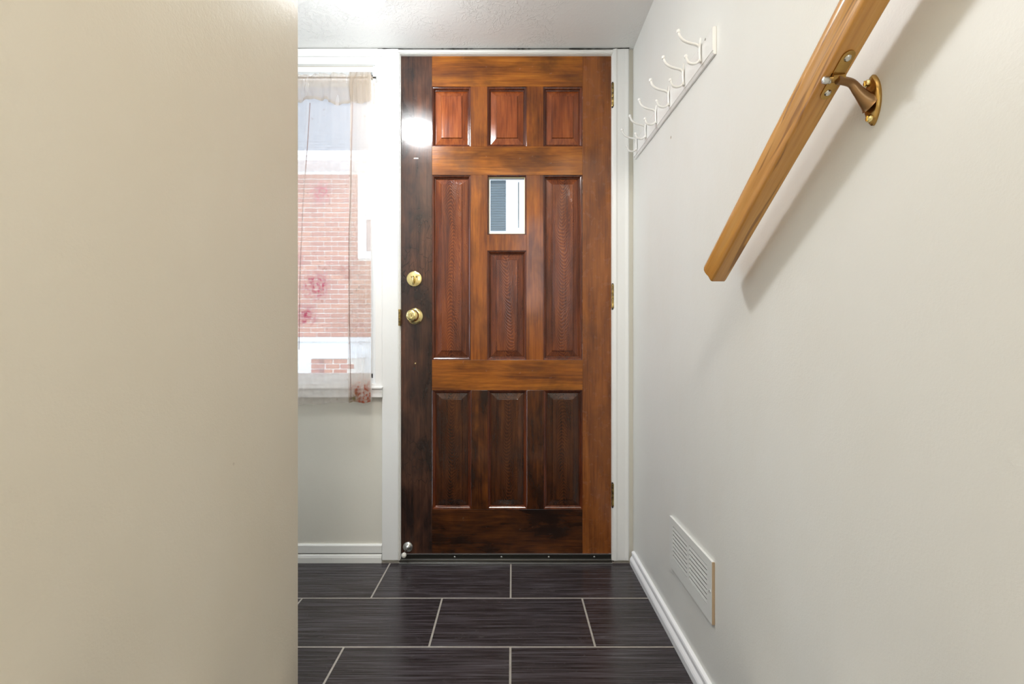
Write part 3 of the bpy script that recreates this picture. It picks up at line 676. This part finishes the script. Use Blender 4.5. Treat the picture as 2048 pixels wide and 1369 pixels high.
# ---------------------------------------------------------------- hook rack on the right wall
XB = XR-0.010
rk = empty('coat_rack', (XR, 1.45, 1.66), 'white board with six double coat hooks on the right wall', 'coat rack')
def bz(y, base): return base+(y-1.10)*(0.031/0.715)
bm = B(); y0, y1 = 1.102, 1.815
prof = [(XR-0.0002, 1.652), (XR-0.0002, 1.722), (XB+0.003, 1.722), (XB, 1.717), (XB, 1.6615), (XB+0.0022, 1.6605), (XB+0.0022, 1.6585), (XB+0.0008, 1.6575), (XB+0.0040, 1.652)]
prism(bm, prof, lambda u, v, t: (u, t, v+(t-1.10)*(0.031/0.715)), y0, y1)
obj('board', bm, m_hookw, rk)
hook_src = []
for i, px in enumerate((1402, 1368.3, 1338.9, 1313.3, 1292.5, 1274.3)):
    y = XB*F/(px-1024); dz = (y-1.169)*(0.031/0.715); o = Vector((XB, y, dz))
    if not hook_src:
        bm = B()
        pl = smooth_path([o+Vector((-0.002, 0, 1.672)), o+Vector((-0.0035, 0, 1.685)), o+Vector((-0.0045, 0, 1.705)), o+Vector((-0.003, 0, 1.725)), o+Vector((-0.0015, 0, 1.738))], 4)
        tube(bm, pl, [0.0015]+[0.0045+0.0015*math.sin(PI*k/(len(pl)-1)) for k in range(1, len(pl)-1)]+[0.0012], 12, (1, 0, 0), 0.5)
        plate = obj('hook', bm, m_hookw, rk, o, smooth=True)
        bm = B(); up = smooth_path([o+Vector((-0.003, 0, 1.712)), o+Vector((-0.012, 0, 1.720)), o+Vector((-0.030, 0, 1.7245)), o+Vector((-0.046, 0, 1.731)), o+Vector((-0.056, 0, 1.742)), o+Vector((-0.060, 0, 1.754))], 6)
        tube(bm, up, [0.0036]*len(up), 12)
        lathe(bm, [(0, -0.005), (0.0045, -0.0035), (0.0058, 0.0), (0.0045, 0.0042), (0, 0.0058)], o+Vector((-0.0605, 0, 1.755)), (-0.2, 0, 1), 16); a1 = obj('upper_arm', bm, m_hookw, plate, smooth=True)
        bm = B(); lo_ = smooth_path([o+Vector((-0.003, 0, 1.682)), o+Vector((-0.009, 0, 1.6735)), o+Vector((-0.020, 0, 1.669)), o+Vector((-0.032, 0, 1.672)), o+Vector((-0.038, 0, 1.681)), o+Vector((-0.040, 0, 1.688))], 6)
        tube(bm, lo_, [0.0034]*len(lo_), 12)
        lathe(bm, [(0, -0.004), (0.004, -0.003), (0.0050, 0.0), (0.004, 0.0036), (0, 0.005)], o+Vector((-0.0405, 0, 1.689)), (-0.2, 0, 1), 16); a2 = obj('lower_arm', bm, m_hookw, plate, smooth=True)
        scs = []
        for zz in (1.699, 1.677):
            bm = B(); lathe(bm, [(0.0, 0.0), (0.0030, 0.0), (0.0030, 0.002), (0.0, 0.003)], o+Vector((-0.0045, 0, zz)), (-1, 0, 0), 12); scs.append(obj('screw', bm, m_steel, plate, smooth=True))
        hook_src = [a1, a2]+scs; o0 = o
    else:
        h = inst(plate, 'hook', rk, o)
        for s_ in hook_src:
            inst(s_, s_.name.split('.')[0], h, o)
c = Vector((XB, F*XB/(1411-1024), 1.716)); bm = B(); lathe(bm, [(0.0, -0.001), (0.0032, 0.0), (0.0032, 0.001), (0.0, 0.0016)], c, (-1, 0, 0), 12); obj('board_screw', bm, m_steel, rk, smooth=True)

# ---------------------------------------------------------------- handrail
RX = 0.457; DIR = Vector((0, -math.cos(th), math.sin(th))); UPV = Vector((0, math.sin(th), math.cos(th)))
R0 = Vector((RX, 0.9757, 1.0625))          # end of the underside line
hr = empty('handrail', R0, 'honey-coloured oak handrail rising along the right wall', 'handrail')
prof = [(-0.0125, 0.0), (0.0135, 0.0), (0.0155, 0.002), (0.0165, 0.010), (0.0165, 0.036), (0.0140, 0.046), (0.0080, 0.0530), (0.0, 0.055), (-0.009, 0.0540), (-0.0170, 0.0500), (-0.0225, 0.0430), (-0.0245, 0.0350), (-0.0238, 0.0280), (-0.0218, 0.0220), (-0.0198, 0.0180), (-0.0186, 0.0130), (-0.0180, 0.0080), (-0.0170, 0.0030), (-0.0150, 0.0006)]
def rmap(u, v, t): return R0+Vector((u, 0, 0))+UPV*v+DIR*t
bm = B()
rows = []
for k, t in enumerate([0.0, 0.002, 0.006, 0.3, 0.6, 1.0, 1.6, 2.2]):
    sh = 0.90 if k == 0 else (0.975 if k == 1 else 1.0)
    rows.append([bm.verts.new(rmap(u*sh, 0.0275+(v-0.0275)*sh, t)) for u, v in prof])
for r0, r1 in zip(rows, rows[1:]):
    for i in range(len(prof)): bm.faces.new((r0[i], r0[(i+1) % len(prof)], r1[(i+1) % len(prof)], r1[i]))
bm.faces.new(rows[0]); bm.faces.new(rows[-1][::-1])
obj('rail', bm, m_oak, hr, smooth=True)
# bracket
tb = (0.9757-0.622)/math.cos(th); bc = rmap(0.001, 0, tb)      # centre of saddle on the underside
DN = -UPV
YB = 0.622
zc = 1.272; wp = Vector((XR, YB, zc))
bm = B()     # wall plate: pointed oval
pts = []
for k in range(32):
    a_ = 2*PI*k/32; pts.append((0.0125*math.cos(a_)*(1-0.35*abs(math.sin(a_))**3)*(1.05), 0.036*math.sin(a_)))
ringsv = []
for dx, s_ in ((0.0, 1.0), (-0.003, 1.0), (-0.0055, 0.86), (-0.0065, 0.6)):
    ringsv.append([bm.verts.new((XR+dx, YB+p_[0]*s_, zc+p_[1]*(s_ if s_ > .9 else s_+0.06))) for p_ in pts])
for a_, b_ in zip(ringsv, ringsv[1:]):
    for i in range(32): bm.faces.new((a_[i], a_[(i+1) % 32], b_[(i+1) % 32], b_[i]))
bm.faces.new(ringsv[0]); bm.faces.new(ringsv[-1][::-1])
br = obj('bracket', bm, m_brass_br, hr, wp, smooth=True); br['label'] = 'brass wall bracket holding the rail'
for yy, zz in ((0.004, 0.026), (0.0, -0.026)):
    bm = B(); lathe(bm, [(0.0, 0.0), (0.0050, 0.0), (0.0050, 0.003), (0.0036, 0.005), (0, 0.0058)], (XR-0.005, YB+yy, zc+zz), (-1, 0, 0), 18); box(bm, (XR-0.0112, YB+yy-0.0006, zc+zz-0.0038), (XR-0.0102, YB+yy+0.0006, zc+zz+0.0038)); obj('screw', bm, m_brass, br, smooth=True)
arm = smooth_path([Vector((XR-0.004, YB, zc-0.004)), Vector((XR-0.012, YB, zc+0.002)), Vector((XR-0.022, YB, zc+0.0125)), Vector((XR-0.033, YB, zc+0.0245)), bc+DN*0.009+Vector((-0.002, 0, 0))], 6)
nA = len(arm); bm = B(); tube(bm, arm, [0.0105*(1-k/nA)**2.6+0.0060 for k in range(nA)], 18, (0, 1, 0), 0.72); obj('bracket_arm', bm, m_bronze, br, smooth=True)
# saddle strap along the underside
bm = B(); pr = []
for k in range(9): a_ = PI/2+PI*k/8; pr.append((-0.022+0.0085*math.cos(a_), 0.0085*math.sin(a_)))
for k in range(9): a_ = -PI/2+PI*k/8; pr.append((0.026+0.0085*math.cos(a_), 0.0085*math.sin(a_)))
def smap(t_, u_, h): return bc+DIR*t_+Vector((u_, 0, 0))+DN*h
prism(bm, pr, smap, -0.0008, 0.0022)
sad = obj('saddle', bm, m_brass_br, hr, bc, smooth=True)
bm = B(); tube(bm, [smap(0, -0.0085, 0.0035), smap(0, 0.0085, 0.0035)], 0.0058, 16); obj('saddle_bridge', bm, m_brass_br, sad, smooth=True)
for t_ in (-0.021, 0.025):
    bm = B(); lathe(bm, [(0.0, 0.001), (0.0046, 0.001), (0.0046, 0.0028), (0.0032, 0.0045), (0, 0.0050)], smap(t_, 0, 0), DN, 18); obj('screw', bm, m_steel, sad, smooth=True)
bm = B(); tube(bm, [smap(-0.003, -0.016, 0.003), smap(-0.003, -0.0075, 0.003)], 0.0050, 16); lathe(bm, [(0, -0.006), (0.0045, -0.004), (0.0055, 0), (0.0045, 0.004), (0, 0.006)], smap(-0.003, -0.014, 0.0035), (-1, 0, 0), 16); obj('clamp_bolt', bm, m_steel, sad, smooth=True)

# ---------------------------------------------------------------- vent in the right wall
VY0, VY1, VZ0, VZ1 = 1.112, 1.409, 0.2145, 0.374; VX = XR-0.0075
vt = empty('air_vent', (XR, (VY0+VY1)/2, VZ0), 'white slatted air vent low on the right wall', 'vent')
oz0, oz1 = 0.2505, 0.3515; cols = ((1.139, 1.2525), (1.2695, 1.380))
bm = B()
box(bm, (VX, VY0, VZ0), (XR-0.0005, VY1, oz0), 0.0); box(bm, (VX, VY0, oz1), (XR-0.0005, VY1, VZ1))
box(bm, (VX, VY0, oz0), (XR-0.0005, cols[0][0], oz1)); box(bm, (VX, cols[0][1], oz0), (XR-0.0005, cols[1][0], oz1)); box(bm, (VX, cols[1][1], oz0), (XR-0.0005, VY1, oz1))
obj('frame', bm, m_ventw, vt)
bm = B(); box(bm, (VX+0.0008, VY0-0.0016, VZ0+0.0005), (XR-0.0002, VY0, VZ1-0.001)); tag(obj('frame_edge', bm, m_tan, vt), 'tan unpainted side edge')
bm = B(); box(bm, (XR-0.0012, VY0+0.01, oz0-0.01), (XR-0.0004, VY1-0.01, oz1+0.01)); obj('dark_backing', bm, m_dark, vt)  # dark sheet on the solid wall stands for the shade behind the slats
pitch = (oz1-oz0)/8; ssrc = {}
for ci, (ya, yb) in enumerate(cols):
    for k in range(8):
        zc_ = oz0+pitch*(k+0.5); lc = (XR, (ya+yb)/2, zc_); L_ = round(yb-ya, 4)
        if ci in ssrc: inst(ssrc[ci], 'slat', vt, lc)
        else:
            bm = B(); prism(bm, [(VX-0.0004, zc_-pitch*0.36), (VX+0.0008, zc_+pitch*0.34), (VX+0.0016, zc_+pitch*0.32), (VX+0.0006, zc_-pitch*0.38)], lambda u, v, t: (u, t, v), ya, yb)
            ssrc[ci] = obj('slat', bm, m_ventw, vt, lc)
bm = B(); lathe(bm, [(0, 0), (0.0035, 0), (0.0035, 0.001), (0, 0.0018)], (VX, 1.1215, 0.295), (-1, 0, 0), 16); sv = obj('screw', bm, m_ventw, vt, smooth=True)
bm = B(); box(bm, (VX-0.0022, 1.1208, 0.2925), (VX-0.0012, 1.1222, 0.2975)); obj('screw_slot', bm, m_dark, sv)

# ---------------------------------------------------------------- neighbour's house
NY = 6.9; NS = NY/F
def nx(px): return (px-1024)*NS
def nz(py): return HC+(684.5-py)*NS
mm = M('brick_clay'); bcx = mm.ramp(mm.rnd(), [(0.0, rgb(172, 106, 90)), (0.35, rgb(184, 120, 100)), (0.7, rgb(196, 132, 106)), (1.0, rgb(180, 114, 102))])
mm.set(color=mm.mix(mm.math('MULTIPLY', mm.noise(mm.obj, 60, 3), 0.35), bcx, rgb(120, 70, 60)), rough=0.85); m_brick = mm.m
mm = M('brick_clay_rest'); cell = mm.vor(mm.mapping(mm.obj, (4.6, 1, 13.3)), 1.0, 'F1', 1)
mm.set(color=mm.mix(cell, rgb(172, 108, 92), rgb(194, 128, 104)), rough=0.85); m_brick2 = mm.m
m_mortar = flat('mortar', rgb(236, 232, 226), 0.9)
m_stucco = M('stucco'); m_stucco = m_stucco.set(color=rgb(222, 226, 230), rough=0.9, normal=m_stucco.bump(m_stucco.noise(m_stucco.obj, 30, 4), 0.3, 0.01)).m
mm = M('roof_shingle'); rn = mm.noise(mm.mapping(mm.obj, (6, 3, 3)), 2.0, 4, 0.7)
mm.set(color=mm.mix(rn, rgb(84, 94, 108), rgb(132, 140, 152)), rough=0.9); m_roof = mm.m
m_blind = flat('grey_blue_blind', rgb(92, 104, 116), 0.7)
GZ = -0.25; BZ0 = nz(675)
hs = empty('neighbour_house', (-1.5, NY, GZ), 'brick house next door with grey shingle roof, seen through the window', 'house')
HX0, HX1 = -6.5, 3.0; ETOP = nz(344)
bm = B(); box(bm, (HX0, NY+0.012, BZ0), (HX1, NY+0.25, 3.8)); obj('wall', bm, m_mortar, hs)
bm = B(); box(bm, (HX0, NY-0.06, GZ), (HX1, NY+0.25, BZ0), 0.0); box(bm, (HX0, NY-0.10, BZ0-0.07), (HX1, NY+0.2, BZ0-0.005), 0.004); obj('foundation', bm, m_stucco, hs)
# bricks; those round the curtain one by one, the others joined
open_rects = [(nx(717), nz(518), nx(764), nz(348)), (nx(968), nz(478), nx(1104), nz(346))]
def hits(x0, x1, z0, z1): return any(x1 > r[0]+0.01 and x0 < r[2]-0.01 and z1 > r[1]+0.01 and z0 < r[3]-0.01 for r in open_rects)
BH, BP, BL_ = 0.063, 0.0753, 0.203
rest = B(); src = None; cnt = 0; row = 0; z = BZ0+0.006
bm = B(); box(bm, (0, NY, 0), (BL_, NY+0.02, BH), 0.003); src_me = None
while z+BH < ETOP+0.01:
    x = HX0+(0.11 if row % 2 else 0)+random.uniform(-0.01, 0.01)
    while x < HX1-0.2:
        if not hits(x, x+BL_, z, z+BH):
            if nx(588) < x+BL_ and x < nx(746) and cnt < 296:
                if src_me is None:
                    bmesh.ops.translate(bm, verts=bm.verts, vec=(x, 0, z)); src_me = obj('brick', bm, m_brick, hs, (x, NY, z))
                else:
                    o = inst(src_me, 'brick', hs, (x, NY+random.uniform(-0.003, 0.003), z))
                cnt += 1
            elif -5.5 < x < 2.5: box(rest, (x, NY, z), (x+BL_, NY+0.02, z+BH))
        else:
            for r_ in open_rects:
                if z+BH > r_[1]+0.01 and z < r_[3]-0.01:
                    if x < r_[0]-0.02 < x+BL_: box(rest, (x, NY, z), (r_[0], NY+0.02, z+BH))
                    if x < r_[2]+0.02 < x+BL_: box(rest, (r_[2], NY, z), (x+BL_, NY+0.02, z+BH))
        x += BL_+0.0125
    z += BP; row += 1
print('single bricks', cnt)
obj('bricks_rest', rest, m_brick2, hs, kind='stuff').name = 'brick_field'
# narrow white window right of the brick field, and the one behind the door pane
def nbox(bm, x0, y0, x1, y1, yf, d, bev=0.0): box(bm, (nx(x0), yf, nz(y0)), (nx(x1), yf+d, nz(y1)), bev)
bm = B(); nbox(bm, 717, 348, 733, 518, NY-0.03, 0.08); nbox(bm, 733, 348, 764, 362, NY-0.03, 0.08); nbox(bm, 733, 362, 764, 440, NY-0.02, 0.06); nbox(bm, 733, 504, 764, 518, NY-0.03, 0.08); nbox(bm, 758, 362, 764, 504, NY-0.03, 0.08)
nw = obj('window', bm, m_out_white, hs); bm = B(); nbox(bm, 733, 440, 758, 504, NY+0.0, 0.01); obj('pane', bm, flat('dull_pane', rgb(170, 150, 150), 0.3), nw)
bm = B(); nbox(bm, 968, 346, 981, 478, NY-0.04, 0.10); nbox(bm, 981, 346, 1012, 362.5, NY-0.04, 0.10); nbox(bm, 981, 464, 1012, 478, NY-0.04, 0.10); nbox(bm, 1012, 346, 1036, 478, NY-0.05, 0.11); nbox(bm, 1038, 346, 1104, 478, NY-0.05, 0.11); nbox(bm, 1036, 346, 1038, 366, NY-0.05, 0.11); nbox(bm, 1036, 458, 1038, 478, NY-0.05, 0.11)
nw = obj('window', bm, m_out_white, hs)
bm = B(); nbox(bm, 1035, 360, 1039, 462, NY-0.01, 0.01); obj('gap', bm, flat('grey_gap', rgb(120, 120, 116), 0.7), nw)
bm = B(); k = 0; zt = nz(362.5)
zz = nz(464)
while zz < zt-0.01:
    prism(bm, [(NY-0.030, zz), (NY-0.027, zz), (NY-0.012, zz+0.041), (NY-0.015, zz+0.041)], lambda u, v, t: (t, u, v), nx(981), nx(1012)); zz += 0.0395
obj('blind', bm, m_blind, nw, kind='stuff')
bm = B(); nbox(bm, 981, 362, 1012, 464, NY-0.038, 0.004); obj('pane', bm, m_glass, nw)
# eave, gutter, roof
bm = B(); box(bm, (HX0, 6.40, 3.60), (HX1, 7.0, 3.62)); obj('soffit', bm, m_out_white, hs)
bm = B(); box(bm, (HX0, 6.39, 3.575), (HX1, 6.42, 3.70), 0.004); box(bm, (HX0, 6.33, 3.62), (HX1, 6.39, 3.69), 0.01); obj('gutter', bm, m_out_white, hs)
sl = 0.85; bm = B(); yy = 6.37; zz = 3.69; k = 0
while yy < 9.9:
    dy = 0.107
    prism(bm, [(yy, zz-0.010), (yy, zz+0.028), (yy+dy*1.3, zz+0.028+dy*1.3*sl-0.030), (yy+dy*1.3, zz+dy*1.3*sl-0.016)], lambda u, v, t: (t, u, v), HX0-0.3, HX1+0.3)
    yy += dy; zz += dy*sl; k += 1
obj('shingles', bm, m_roof, hs, kind='stuff')
# low brick planter with a white coping at the wall foot
pl_ = empty('brick_planter', (nx(660), 6.5, GZ), 'low brick planter with white coping against the house wall', 'planter')
PSX0, PSX1 = (622-1024)*6.45/F, (712-1024)*6.45/F; ptop = HC+(684.5-709)*6.45/F
bm = B(); box(bm, (PSX0+0.01, 6.462, GZ), (PSX1-0.01, NY-0.062, ptop-0.06)); obj('planter_core', bm, m_mortar, pl_)
bm = B(); box(bm, (PSX0-0.02, 6.42, ptop-0.06), (PSX1+0.02, NY-0.07, ptop), 0.004); obj('coping', bm, m_out_white, pl_)
src_me = None; z = ptop-0.06-BP; row = 0
while z > GZ:
    x = PSX0+(0 if row % 2 else -0.1)
    while x < PSX1-0.1:
        xx0 = max(x, PSX0)
        if src_me is None:
            bm = B(); box(bm, (xx0, 6.45, z), (xx0+BL_*0.96, 6.468, z+BH), 0.003); src_me = obj('brick', bm, m_brick, pl_, (xx0, 6.45, z))
        elif xx0+BL_ < PSX1+0.03: inst(src_me, 'brick', pl_, (xx0, 6.45, z))
        x += BL_+0.0125
    z -= BP; row += 1
# ground between the houses
mm = M('driveway'); mm.set(color=mm.mix(mm.noise(mm.obj, 3, 5, 0.7), rgb(168, 168, 166), rgb(200, 200, 198)), rough=0.9)
bm = B(); box(bm, (-14, 2.06, GZ-0.1), (14, 14, GZ)); obj('ground', bm, mm.m, kind='structure', label='pale concrete drive between the houses', cat='ground')
